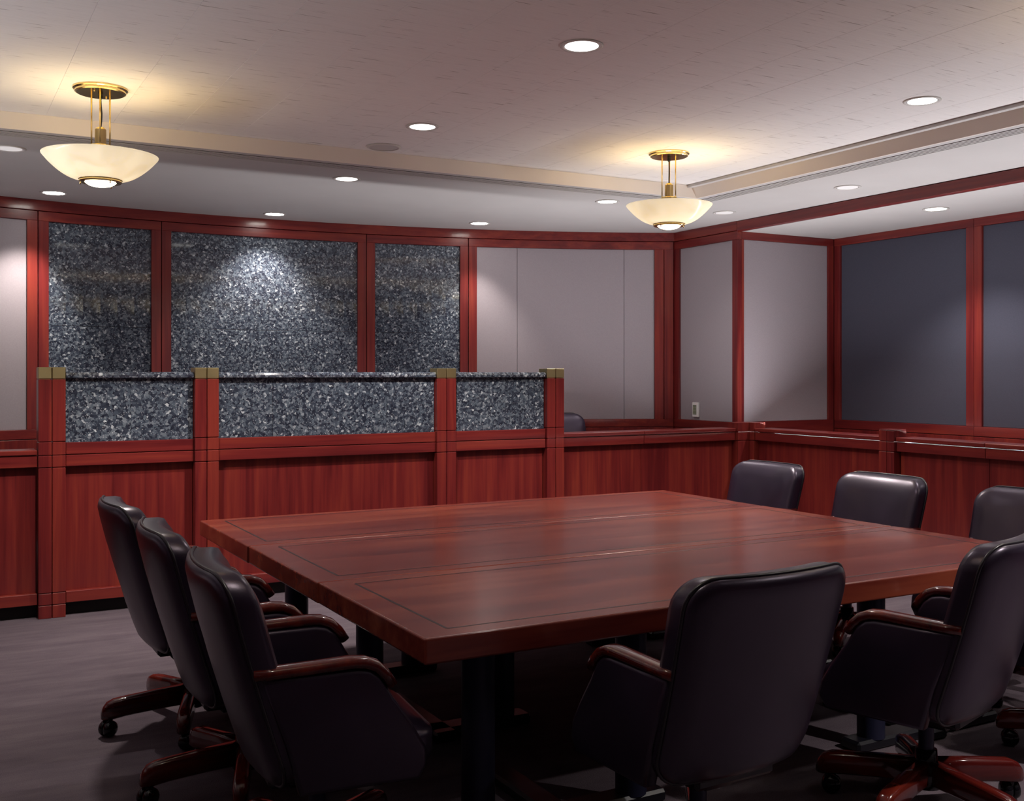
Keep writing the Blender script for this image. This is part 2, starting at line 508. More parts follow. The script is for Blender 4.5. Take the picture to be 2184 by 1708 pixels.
# ------------------------------------------------------------------ right wall: pier, beam, alcove
wr = box('wall_right', None, 'wall_plain', UR + 0.045, UR + 0.14, AV + 0.06, 8.6, 0.0, 3.06, 0)
tag(wr, kind='structure')
PV0, PV1 = AV + 0.02, 8.385
box('fascia', wr, 'wood_y', UR - 0.012, UR + 0.05, AV, PV1, 2.806, ZS, 0.002)
box('top_rail', wr, 'wood_y', UR, UR + 0.05, AV, PV1, 2.7265, 2.802, 0.002)
box('bottom_rail', wr, 'wood_y', UR, UR + 0.05, AV, PV1, 0.985, 1.06, 0.002)
box('stile', wr, 'wood_z', UR, UR + 0.05, 8.285, PV1, 1.06, 2.7265, 0.002)
box('stile', wr, 'wood_z', UR, UR + 0.05, AV, AV + 0.075, 1.06, 2.7265, 0.002)
box('wainscot_panel', wr, 'wood_z', UR, UR + 0.05, AV, PV1, 0.0, 0.979, 0.002)
box('fabric_panel', wr, 'fabric', UR + 0.018, UR + 0.045, AV + 0.075, 8.285, 1.06, 2.7265, 0.003)
box('wall_core', wr, 'wall_plain', UR + 0.04, UR + 0.14, VN, 0.3, 0.0, 3.06, 0)
box('wainscot_panel', wr, 'wood_z', UR, UR + 0.04, VN, 0.3, 0.0, 1.06, 0.002)
box('fabric_panel', wr, 'fabric', UR + 0.01, UR + 0.04, VN, 0.3, 1.06, ZS, 0.002)

tr = box('trim_1', None, 'wood_y', UR - 0.012, UR + 0.06, 0.3, AV - 0.002, ZN, ZS - 0.004, 0.002)
tag(tr, kind='structure')

was = box('wall_alcove_side', None, 'wall_plain', UR + 0.05, AU + 0.1, AV + 0.05, AV + 0.12, 0.0, ZN, 0)
tag(was, kind='structure')
box('top_rail', was, 'wood_x', UR + 0.052, AU - 0.002, AV, AV + 0.05, 2.73, ZN, 0.002)
box('bottom_rail', was, 'wood_x', UR + 0.052, AU - 0.002, AV, AV + 0.05, 0.95, 1.065, 0.002)
box('stile', was, 'wood_z', UR + 0.052, UR + 0.078, AV, AV + 0.05, 0.0, 2.73, 0.002)
box('stile', was, 'wood_z', AU - 0.075, AU - 0.002, AV, AV + 0.05, 1.065, 2.73, 0.002)
box('fabric_panel', was, 'fabric', UR + 0.078, AU - 0.077, AV + 0.012, AV + 0.045, 1.065, 2.73, 0.003)
box('wainscot_panel', was, 'wood_x', UR + 0.052, AU - 0.002, AV, AV + 0.05, 0.0, 0.945, 0.002)

wa = box('wall_alcove', None, 'wall_plain', AU + 0.05, AU + 0.12, 0.1, AV + 0.12, 0.0, ZN, 0)
tag(wa, kind='structure')
aj = [AV, 5.875, 4.36, 2.845, 1.33, 0.2]      # joints of the alcove back wall
for k in range(5):
    v1, v0 = aj[k], aj[k + 1]
    box('top_rail', wa, 'wood_y', AU, AU + 0.05, v0 + 0.0015, v1 - 0.0015, 2.73, ZN, 0.002)
    box('bottom_rail', wa, 'wood_y', AU, AU + 0.05, v0 + 0.0015, v1 - 0.0015, 0.985, 1.065, 0.002)
    box('stile', wa, 'wood_z', AU, AU + 0.05, v1 - 0.075, v1 - 0.0015, 1.065, 2.73, 0.002)
    box('stile', wa, 'wood_z', AU, AU + 0.05, v0 + 0.0015, v0 + 0.075, 1.065, 2.73, 0.002)
    box('fabric_panel', wa, 'fabric_blue', AU + 0.022, AU + 0.045, v0 + 0.075, v1 - 0.075, 1.065, 2.73, 0.003)
    box('wainscot_panel', wa, 'wood_z', AU, AU + 0.05, v0 + 0.0015, v1 - 0.0015, 0.0, 0.979, 0.002)
wae = box('wall_alcove_end', None, 'fabric', UR + 0.05, AU + 0.1, 0.1, 0.2, 0.0, ZN, 0); tag(wae, kind='structure')

# left wall and the wall behind the camera
wl = box('wall_left', None, 'wall_plain', UL - 0.12, UL - 0.04, VN - 0.1, 8.7, 0.0, 3.06, 0); tag(wl, kind='structure')
for k in range(6):
    v0 = VN + k * 1.83; v1 = v0 + 1.827
    v1 = min(v1, 8.55)
    box('wainscot_panel', wl, 'wood_z', UL - 0.04, UL, v0, v1, 0.0, 0.98, 0.002)
    box('fabric_panel', wl, 'fabric', UL - 0.04, UL - 0.02, v0 + 0.07, v1 - 0.07, 1.06, 2.72, 0.003)
    box('stile', wl, 'wood_z', UL - 0.04, UL, v0, v0 + 0.07, 0.98, ZS, 0.002)
    box('stile', wl, 'wood_z', UL - 0.04, UL, v1 - 0.07, v1, 0.98, ZS, 0.002)
    box('rail', wl, 'wood_y', UL - 0.04, UL, v0 + 0.07, v1 - 0.07, 0.98, 1.06, 0.002)
    box('rail', wl, 'wood_y', UL - 0.04, UL, v0 + 0.07, v1 - 0.07, 2.72, ZS, 0.002)
wn = box('wall_near', None, 'wall_plain', UL - 0.12, UR + 0.14, VN - 0.12, VN - 0.04, 0.0, 3.06, 0); tag(wn, kind='structure')
for k in range(5):
    u0 = UL + k * 1.536; u1 = u0 + 1.532
    box('wainscot_panel', wn, 'wood_z', u0, u1, VN - 0.04, VN, 0.0, 1.06, 0.002)
    box('fabric_panel', wn, 'fabric', u0 + 0.07, u1 - 0.07, VN - 0.04, VN - 0.02, 1.06, 2.72, 0.003)
    box('stile', wn, 'wood_z', u0, u0 + 0.07, VN - 0.04, VN, 1.06, ZS, 0.002)
    box('stile', wn, 'wood_z', u1 - 0.07, u1, VN - 0.04, VN, 1.06, ZS, 0.002)
    box('rail', wn, 'wood_x', u0 + 0.07, u1 - 0.07, VN - 0.04, VN, 2.72, ZS, 0.002)

# ------------------------------------------------------------------ bench front with granite
BV = 7.07
SEG = [(0.0, 0.0785), (0.0835, 0.1525), (0.1575, 0.9235), (0.9285, 0.9985), (1.0035, 1.0815)]

def post_half(parent, org, x0, x1, y0, y1, ztop, cap=None):
    bm = bmesh.new()
    segs = SEG + [(1.0865, ztop)]
    for z0, z1 in segs:
        add_box(bm, x0 - org[0], x1 - org[0], y0 - org[1], y1 - org[1], z0, z1, 0.0022)
    add_box(bm, x0 + 0.006 - org[0], x1 - 0.006 - org[0], y0 + 0.006 - org[1], y1 - 0.006 - org[1], 0.01, ztop - 0.01, 0)
    p = link_mesh('post', bm, 'wood_z', parent)
    if cap:
        bm = bmesh.new()
        add_box(bm, x0 - org[0], x1 - org[0], y0 - org[1], y1 - org[1], ztop + 0.004, cap, 0.003)
        add_box(bm, x0 + 0.008 - org[0], x1 - 0.008 - org[0], y0 + 0.008 - org[1], y1 - 0.008 - org[1], ztop - 0.005, ztop + 0.006, 0)
        link_mesh('brass_cap', bm, 'brass_cap', p)
    return p

UB = 2.483
org = (UB, BV, 0)
bench = empty('bench_front', (UB, BV, 0), 0, 'tall red wood bench front with dark granite panels and brass capped posts', 'bench')
pw = 0.155
pc = [UB - 1.81, UB - 0.871, UB + 0.871, UB + 1.81]
for p in pc:
    post_half(bench, org, p - pw / 2, p - 0.002, BV, BV + 0.13, 1.468, 1.543)
    post_half(bench, org, p + 0.002, p + pw / 2, BV, BV + 0.13, 1.468, 1.543)
def bay(parent, org, x0, x1, yf, upper, y_sign=1):
    """one bay of panelling between x0 and x1 whose rails' face lies at y = yf"""
    box('panel', parent, 'wood_z', x0, x1, yf + 0.045, yf + 0.07, 0.150, 0.930, 0.001, org)
    box('rail', parent, 'wood_x', x0, x1, yf, yf + 0.07, 0.9285, 0.9985, 0.0025, org)
    if upper:
        box('rail', parent, 'wood_x', x0, x1, yf, yf + 0.07, 1.0035, 1.0755, 0.0025, org)
    box('base_rail', parent, 'wood_x', x0, x1, yf, yf + 0.07, 0.0835, 0.1525, 0.0025, org)
    box('toe_kick', parent, 'toe_black', x0, x1, yf + 0.06, yf + 0.08, 0.0, 0.090, 0, org)
for k in range(3):
    x0 = pc[k] + pw / 2 + 0.004; x1 = pc[k + 1] - pw / 2 - 0.004
    bay(bench, org, x0, x1, BV + 0.02, True)
    js = {0: [x0, (x0 + x1) / 2, x1], 1: [x0, UB - 0.42, UB + 0.415, x1], 2: [x0, x1]}[k]
    for a, b in zip(js, js[1:]):
        box('granite_panel', bench, 'granite', a + 0.0008, b - 0.0008, BV + 0.045, BV + 0.075, 1.0755, 1.474, 0.0012, org)
    # rounded granite capping
    bm = bmesh.new()
    prof = [(0.020, 1.474), (0.012, 1.480), (0.010, 1.494), (0.016, 1.508), (0.028, 1.5145), (0.22, 1.5145), (0.22, 1.474)]
    A = [bm.verts.new((x0 - org[0], y, z)) for y, z in prof]; B = [bm.verts.new((x1 - org[0], y, z)) for y, z in prof]
    bm.faces.new(A); bm.faces.new(list(reversed(B)))
    for i in range(len(prof)):
        j = (i + 1) % len(prof)
        bm.faces.new([A[i], A[j], B[j], B[i]])
    link_mesh('granite_capping', bm, 'granite', bench)
    box('backing', bench, 'wood_x', x0, x1, BV + 0.09, BV + 0.21, 0.0, 1.474, 0.001, org)

# ------------------------------------------------------------------ low partitions
def ledge(parent, org, x0, x1, yf, mat='wood_x'):
    bm = bmesh.new()
    add_box(bm, x0 - org[0], x1 - org[0], yf - org[1], yf + 0.20 - org[1], 1.0035, 1.0335, 0.004)
    return link_mesh('ledge', bm, mat, parent)

xr0 = pc[3] + pw / 2 + 0.004
UCOR = 6.262         # face of the partition in front of the alcove
o2 = (5.25, BV, 0)
lp = empty('low_partition', o2, 0, 'low red wood panelled partition between the granite bench and the corner post', 'partition', kind='thing')
for a, b in ((xr0, 5.158), (5.162, 6.13)):
    bay(lp, o2, a, b, BV + 0.03, False)
    ledge(lp, o2, a, b, BV + 0.02)
    box('backing', lp, 'wood_x', a, b, BV + 0.11, BV + 0.20, 0.0, 1.0, 0.001, o2)
# inner corner post
bm = bmesh.new()
for z0, z1 in SEG:
    add_box(bm, 6.134 - o2[0], UCOR - 0.004 - o2[0], 0.0, 0.13, z0, z1, 0.0022)
    add_box(bm, UCOR - o2[0], UCOR + 0.13 - o2[0], -0.055, 0.13, z0, z1, 0.0022)
add_box(bm, 6.142 - o2[0], UCOR + 0.12 - o2[0], 0.008, 0.12, 0.01, 1.07, 0)
link_mesh('post', bm, 'wood_z', lp)

o3 = (-0.4, BV, 0)
ll = empty('low_partition', o3, 0, 'low red wood panelled partition left of the bench under the pale fabric panel', 'partition', kind='thing')
xl1 = pc[0] - pw / 2 - 0.004
for a, b in ((-0.30, xl1), (UL + 0.002, -0.304)):
    bay(ll, o3, a, b, BV + 0.03, False)
    ledge(ll, o3, a, b, BV + 0.02)
    box('backing', ll, 'wood_x', a, b, BV + 0.11, BV + 0.20, 0.0, 1.0, 0.001, o3)

# partition in front of the alcove (built along local x, then turned to run along world y)
o4 = (UCOR, 4.4, 0)
la = empty('low_partition', o4, math.radians(-90), 'long low red wood partition in front of the blue-grey alcove with a square post', 'partition', kind='thing')
# local x = world -y, local y = world +x
def la_bay(v1, v0):
    bay(la, (0, 0, 0), 4.4 - v1, 4.4 - v0, 0.01, False)
    ledge(la, (0, 0, 0), 4.4 - v1, 4.4 - v0, 0.0)
    box('backing', la, 'wood_x', 4.4 - v1, 4.4 - v0, 0.09, 0.17, 0.0, 1.0, 0.001)
la_bay(BV - 0.060, 5.634)
post_half(la, (0, 0, 0), 4.4 - 5.630, 4.4 - 5.5585, -0.012, 0.118, 1.0895)
post_half(la, (0, 0, 0), 4.4 - 5.5555, 4.4 - 5.486, -0.012, 0.118, 1.0895)
la_bay(5.482, 4.733)
la_bay(4.729, 3.62)
la_bay(3.616, 2.5)
la_bay(2.496, 1.4)

# left partition, mirrored, outside the picture
o5 = (UL + 0.39, 4.4, 0)
lf = empty('low_partition', o5, math.radians(90), 'low red wood partition along the left side, outside the picture', 'partition', kind='thing')
for a, b in ((-2.6, -1.3), (-1.296, 0.0), (0.004, 1.3), (1.304, 2.6)):
    bay(lf, (0, 0, 0), a, b, 0.01, False)
    ledge(lf, (0, 0, 0), a, b, 0.0)
    box('backing', lf, 'wood_x', a, b, 0.09, 0.17, 0.0, 1.0, 0.001)

# unseen strips added behind bench and partitions to brighten ceilings and alcove
def strip(x, y, z, length, rz, tilt, label, k=1.0):
    t = empty('added_light_strip', (x, y, z), rz, label, 'light strip', 'added light strips behind the partitions')
    bm = bmesh.new()
    add_box(bm, -length / 2, length / 2, -0.035, 0.035, -0.03, 0.0, 0.004)
    link_mesh('housing', bm, 'trim_white', t)
    bm = bmesh.new()
    add_box(bm, -length / 2 + 0.02, length / 2 - 0.02, -0.02, 0.02, 0.0, 0.004, 0.001)
    link_mesh('diffuser', bm, 'lens_off', t)
    l = bpy.data.lights.new('added_strip_lamp', 'AREA')
    l.shape = 'RECTANGLE'; l.size = length; l.size_y = 0.05
    l.energy = P_STRIP * length * k; l.color = C_STRIP
    lo = bpy.data.objects.new('added_strip_lamp', l); col.objects.link(lo)
    lo.parent = t; lo.location = (0, 0, 0.008); lo.rotation_euler = (math.pi + tilt, 0, 0)
for k in range(4):
    strip(UCOR + 0.240, 6.33 - 1.4 * k, 0.995, 1.36, math.radians(90), math.radians(-28), 'added light strip hidden behind the alcove partition, %s from the corner post' % ('first', 'second', 'third', 'fourth')[k])
for k in range(3):
    strip(4.95 + 0.0 - 1.3 * k, BV + 0.2465, 1.0, 1.26, 0.0, 0.0, 'added light strip hidden behind %s' % ('the low partition beside the bench', 'the right half of the granite bench', 'the left half of the granite bench')[k], (0.6, 0.22, 0.22)[k])
for k in range(4):
    strip(o5[0] - 0.240, 6.35 - 1.4 * k, 0.995, 1.36, math.radians(90), math.radians(38), 'added light strip hidden behind the left side partition, %s from the bench' % ('first', 'second', 'third', 'fourth')[k], (0.75, 0.75, 0.4, 0.05)[k])

# ------------------------------------------------------------------ tables
def make_table(v0, v1, du, label):
    u0, u1 = 1.245 + du, 4.235 + du
    cxm, cym = (u0 + u1) / 2, (v0 + v1) / 2
    L, D = (u1 - u0) / 2, (v1 - v0) / 2
    t = empty('conference_table', (cxm, cym, 0), 0, label, 'table', 'three tables pushed together into one square')
    bm = bmesh.new()
    add_box(bm, -L, L, -D + 0.001, D - 0.001, 0.662, 0.74, 0.007, 3)
    link_mesh('tabletop', bm, 'table_wood', t)
    ix, iy, s = L - 0.11, D - 0.085, 0.0045
    for (a, b, c, d) in ((-ix, ix, -iy - s, -iy + s), (-ix, ix, iy - s, iy + s), (-ix - s, -ix + s, -iy, iy), (ix - s, ix + s, -iy, iy)):
        bm = bmesh.new()
        add_box(bm, a, b, c, d, 0.7385, 0.7404, 0)
        link_mesh('inlay_strip', bm, 'inlay', t)
    for sgn in (-1, 1):
        bm = bmesh.new()
        add_box(bm, sgn * 0.89 - 0.42, sgn * 0.89 + 0.42, -0.26, -0.16, 0.0, 0.045, 0.01)
        add_box(bm, sgn * 0.89 - 0.05, sgn * 0.89 + 0.05, -0.30, 0.30, 0.0, 0.045, 0.01)
        link_mesh('foot', bm, 'table_steel', t)
        for q in (-0.3, 0.3):
            bm = bmesh.new()
            lathe(bm, [(0.055, 0.04), (0.055, 0.663)], 20, sgn * 0.89 + q, -0.21)
            link_mesh('column', bm, 'blue_steel', t, True)
        bm = bmesh.new()
        add_box(bm, sgn * 0.89 - 0.40, sgn * 0.89 + 0.40, -0.30, 0.30, 0.640, 0.6625, 0.002)
        link_mesh('top_plate', bm, 'table_steel', t)
    return t
TV = [2.783, 3.727, 4.671, 5.612]
make_table(TV[0], TV[1], 0.006, 'red wood table with dark inlay line, closest of the three pushed together')
make_table(TV[1] + 0.003, TV[2], 0.002, 'red wood table with dark inlay line, middle one of the three pushed together')
make_table(TV[2] + 0.003, TV[3], -0.003, 'red wood table with dark inlay line, the one of three nearest the granite bench')

# ------------------------------------------------------------------ chairs
def rrect(wd, h, r, n=6):
    """rounded rectangle centred at 0, (x, z) points counter-clockwise"""
    pts = []
    for cx_, cz_, a0 in ((wd / 2 - r, h / 2 - r, 0), (-wd / 2 + r, h / 2 - r, 90), (-wd / 2 + r, -h / 2 + r, 180), (wd / 2 - r, -h / 2 + r, 270)):
        for i in range(n + 1):
            a = math.radians(a0 + 90 * i / n)
            pts.append((cx_ + r * math.cos(a), cz_ + r * math.sin(a)))
    # densify the straight runs
    out = []
    for i, p in enumerate(pts):
        q = pts[(i + 1) % len(pts)]
        out.append(p)
        d = math.hypot(q[0] - p[0], q[1] - p[1])
        k = int(d / 0.07)
        for m_ in range(1, k + 1):
            f_ = m_ / (k + 1)
            out.append((p[0] + (q[0] - p[0]) * f_, p[1] + (q[1] - p[1]) * f_))
    return out

def cushion(bm, outline, th, fmap, crown_f=0.02, crown_b=0.008, edge=0.03):
    """puffed slab: outline in (x, z), thickness along y (rear y=0, front y=th); fmap bends it"""
    rings = []
    spec = [(0.0, None)]
    prof = []
    for sc_, y in ((0.12, -crown_b), (0.45, -crown_b), (0.75, -crown_b * 0.7), (0.90, -crown_b * 0.2)):
        prof.append((sc_, 0.0, y))
    prof += [(1.0, edge * 0.55, 0.004), (1.0, edge * 0.10, edge * 0.35), (1.0, 0.0, edge * 0.75), (1.0, 0.0, th * 0.5), (1.0, 0.0, th - edge * 0.9), (1.0, edge * 0.12, th - edge * 0.35), (1.0, edge * 0.6, th - 0.004)]
    for sc_, y in ((0.88, th + crown_f * 0.35), (0.70, th + crown_f * 0.75), (0.42, th + crown_f), (0.12, th + crown_f)):
        prof.append((sc_, 0.0, y))
    mx = max(abs(p[0]) for p in outline); mz = max(abs(p[1]) for p in outline)
    for sc_, ins, y in prof:
        ring = []
        for x, z in outline:
            kx = (mx - ins) / mx; kz = (mz - ins) / mz
            ring.append(bm.verts.new(fmap(x * sc_ * kx, y, z * sc_ * kz)))
        rings.append(ring)
    n = len(outline)
    for a, b in zip(rings, rings[1:]):
        for i in range(n):
            j = (i + 1) % n
            bm.faces.new([a[i], a[j], b[j], b[i]])
    bm.faces.new(list(reversed(rings[0]))); bm.faces.new(rings[-1])

def extr_path(bm, path, wid, th, xc):
    """rounded bar following a path in the y-z plane"""
    rings = []
    n = len(path)
    for i, (y, z) in enumerate(path):
        a = path[max(i - 1, 0)]; b = path[min(i + 1, n - 1)]
        ty, tz = b[0] - a[0], b[1] - a[1]
        l = math.hypot(ty, tz); ty /= l; tz /= l
        ny_, nz_ = -tz, ty
        ring = []
        for k in range(12):
            ang = 2 * math.pi * k / 12
            cxx = math.copysign(abs(math.cos(ang)) ** 0.6, math.cos(ang)) * wid / 2
            cnn = math.copysign(abs(math.sin(ang)) ** 0.6, math.sin(ang)) * th / 2
            ring.append(bm.verts.new((xc + cxx, y + ny_ * cnn, z + nz_ * cnn)))
        rings.append(ring)
    for a, b in zip(rings, rings[1:]):
        for i in range(12):
            j = (i + 1) % 12
            bm.faces.new([a[i], a[j], b[j], b[i]])
    bm.faces.new(list(reversed(rings[0]))); bm.faces.new(rings[-1])

CH_TOP, CH_BOT = 0.970, 0.370
BACK_W = 0.60
def back_map(x, y, z):
    zz = (CH_TOP + CH_BOT) / 2 + z
    t = (zz - CH_BOT) / (CH_TOP - CH_BOT)
    yy = -0.215 - 0.175 * t + 0.03 * (t - 0.5) ** 2
    yy += 0.55 * x * x + y                      # ends wrap forward
    return (x * (0.93 + 0.07 * t), yy, zz)

def make_chair():
    t = empty('swivel_chair', (0, 0, 0))
    ol = rrect(BACK_W, CH_TOP - CH_BOT, 0.085)
    bm = bmesh.new()
    cushion(bm, ol, 0.105, back_map, 0.022, 0.004, 0.034)
    o = link_mesh('backrest', bm, 'leather', t, True)
    bm = bmesh.new()
    tube(bm, [back_map(x * 1.004, 0.026, z * 1.004) for x, z in ol], 0.0055, 8, closed=True)
    link_mesh('piping', bm, 'piping', o, True)
    # seat
    so = rrect(0.455, 0.44, 0.07)
    def smap(x, y, z):
        return (x, z + 0.085, 0.375 + y + 0.03 * (z > 0.15) * (z - 0.15))
    bm = bmesh.new()
    cushion(bm, so, 0.10, smap, 0.02, 0.0, 0.03)
    link_mesh('seat', bm, 'leather', t, True)
    # arms
    for s in (-1, 1):
        poly = [(-0.11, 0.36), (-0.15, 0.50), (-0.215, 0.685), (-0.10, 0.688), (0.05, 0.690), (0.085, 0.683), (0.115, 0.660), (0.150, 0.600), (0.205, 0.520), (0.245, 0.450), (0.25, 0.40), (0.225, 0.36)]
        bm = bmesh.new()
        xi, xo = s * 0.240, s * 0.296
        A = [bm.verts.new((xi, y, z)) for y, z in poly]; B = [bm.verts.new((xo, y, z)) for y, z in poly]
        bm.faces.new(A); bm.faces.new(list(reversed(B)))
        for i in range(len(poly)):
            j = (i + 1) % len(poly)
            bm.faces.new([A[i], A[j], B[j], B[i]])
        bmesh.ops.recalc_face_normals(bm, faces=bm.faces)
        es = [e for e in bm.edges if abs(e.verts[0].co.x - e.verts[1].co.x) < 1e-5]
        bmesh.ops.bevel(bm, geom=es, offset=0.014, segments=3, affect='EDGES', profile=0.5)
        a = link_mesh('arm_panel', bm, 'leather', t, True)
        bm = bmesh.new()
        path = [(-0.235, 0.700), (-0.18, 0.699), (-0.08, 0.702), (0.03, 0.706), (0.070, 0.703), (0.102, 0.690), (0.128, 0.665), (0.148, 0.634)]
        extr_path(bm, path, 0.060, 0.032, s * 0.272)
        link_mesh('armrest', bm, 'chair_wood', t, True)
    # under-seat mechanism
    bm = bmesh.new()
    add_box(bm, -0.15, 0.15, -0.17, 0.17, 0.335, 0.385, 0.012)
    add_box(bm, -0.06, 0.06, -0.10, 0.10, 0.295, 0.34, 0.012)
    link_mesh('tilt_mechanism', bm, 'table_steel', t)
    bm = bmesh.new()
    lathe(bm, [(0.026, 0.17), (0.026, 0.30)], 18)
    link_mesh('gas_column', bm, 'blue_steel', t, True)
    bm = bmesh.new()
    lathe(bm, [(0.0, 0.075), (0.048, 0.075), (0.052, 0.09), (0.052, 0.150), (0.038, 0.165), (0.036, 0.205), (0.0, 0.207)], 20)
    link_mesh('hub', bm, 'caster_black', t, True)
    # five wooden legs with casters
    for k in range(5):
        ang = math.radians(-90 + 72 * k)
        ca, sa = math.cos(ang), math.sin(ang)
        secs = [(0.030, 0.050, 0.090, 0.172), (0.15, 0.051, 0.086, 0.164), (0.27, 0.052, 0.078, 0.154), (0.318, 0.052, 0.072, 0.149), (0.346, 0.049, 0.069, 0.138), (0.362, 0.040, 0.069, 0.120), (0.370, 0.028, 0.074, 0.100)]
        bm = bmesh.new()
        rings = []
        for r_, wd, z0, z1 in secs:
            ring = []
            hw_, ch = wd / 2, min(0.012, (z1 - z0) * 0.3)
            for a_x, a_z in ((-hw_, z0 + ch * .5), (-hw_ + ch * .5, z0), (hw_ - ch * .5, z0), (hw_, z0 + ch * .5), (hw_, z1 - ch), (hw_ - ch * .35, z1 - ch * .35), (hw_ - ch, z1), (-hw_ + ch, z1), (-hw_ + ch * .35, z1 - ch * .35), (-hw_, z1 - ch)):
                ring.append(bm.verts.new((r_, a_x, a_z)))
            rings.append(ring)
        for a, b in zip(rings, rings[1:]):
            for i in range(len(a)):
                j = (i + 1) % len(a)
                bm.faces.new([a[i], a[j], b[j], b[i]])
        bm.faces.new(list(reversed(rings[0]))); bm.faces.new(rings[-1])
        lg = link_mesh('leg', bm, 'chair_wood', t, True)
        lg.rotation_euler = (0, 0, ang)
        # caster: hooded twin wheel
        bm = bmesh.new()
        sw = math.radians(35 + 50 * k)
        off = Vector((math.cos(sw), math.sin(sw), 0)) * 0.014
        c0 = Vector((0.332, 0, 0)) + off
        ax = Vector((-math.sin(sw), math.cos(sw), 0))
        for s in (-1, 1):
            prof = [(0.0, 0.0015), (0.028, 0.0015), (0.0335, 0.005), (0.0335, 0.016), (0.030, 0.025), (0.020, 0.031), (0.0, 0.033)]
            rr = []
            for r_, d_ in prof:
                ring = []
                for i in range(16):
                    a = 2 * math.pi * i / 16
                    fw = Vector((math.cos(sw), math.sin(sw), 0))
                    ring.append(bm.verts.new(c0 + ax * (s * d_) + fw * (r_ * math.cos(a)) + Vector((0, 0, 0.0337 + r_ * math.sin(a)))))
                rr.append(ring)
            for a, b in zip(rr, rr[1:]):
                for i in range(16):
                    j = (i + 1) % 16
                    bm.faces.new([a[i], a[j], b[j], b[i]])
        lathe(bm, [(0.009, 0.030), (0.009, 0.082)], 10, 0.332, 0)
        cs = link_mesh('caster', bm, 'caster_black', lg, True)
    return t

chair0 = make_chair()
base_ang = [math.radians(-90 + 72 * k) for k in range(5)]
def k_leg(ch, o):
    return [c for c in o.children if c.name.split('.')[0] == 'leg'].index(ch)
used = [False]
def place_chair(u, v, facing, label, z=0.0, swivel=0.0, lift=0.0):
    """facing: direction of the base; swivel turns seat and back on the column; lift lowers or raises them"""
    o = chair0 if not used[0] else copy_tree(chair0)
    used[0] = True
    o.location = (u, v, z)
    o.rotation_euler = (0, 0, math.radians(facing + swivel - 90))
    for ch in o.children:
        k = ch.name.split('.')[0]
        if k == 'leg':
            ch.rotation_euler[2] = base_ang[k_leg(ch, o)] - math.radians(swivel)
        elif k not in ('hub', 'gas_column'):
            ch.location[2] = lift
    tag(o, label, 'chair', 'black leather swivel chairs')
    return o
place_chair(1.00, 4.66, 0, 'black leather swivel chair at the table\'s left edge, the one by the granite bench')
place_chair(1.015, 3.84, 0, 'black leather swivel chair in the middle of the three along the left table edge', swivel=-4)
place_chair(1.02, 3.05, 0, 'black leather swivel chair at the left table edge, the one closest to the near corner', swivel=-6)
place_chair(2.03, 2.52, 90, 'big black leather swivel chair seen from behind, beside the table\'s near corner', swivel=2, lift=-0.01)
place_chair(3.03, 2.52, 90, 'black leather swivel chair seen from behind, cut off by the picture\'s right side', swivel=17)
place_chair(4.02, 2.52, 90, 'black leather swivel chair of which only a leg and caster show')
place_chair(4.48, 5.19, 180, 'black leather swivel chair facing the camera in front of the corner post', lift=-0.045)
place_chair(4.48, 4.26, 180, 'black leather swivel chair facing the camera, second from the corner post', lift=-0.045)
place_chair(4.48, 3.32, 180, 'black leather swivel chair facing the camera, third from the corner post', lift=-0.045)
place_chair(4.82, 7.70, -90, 'dark chair top peeking over the low partition behind the bench', DAIS, lift=0.012)

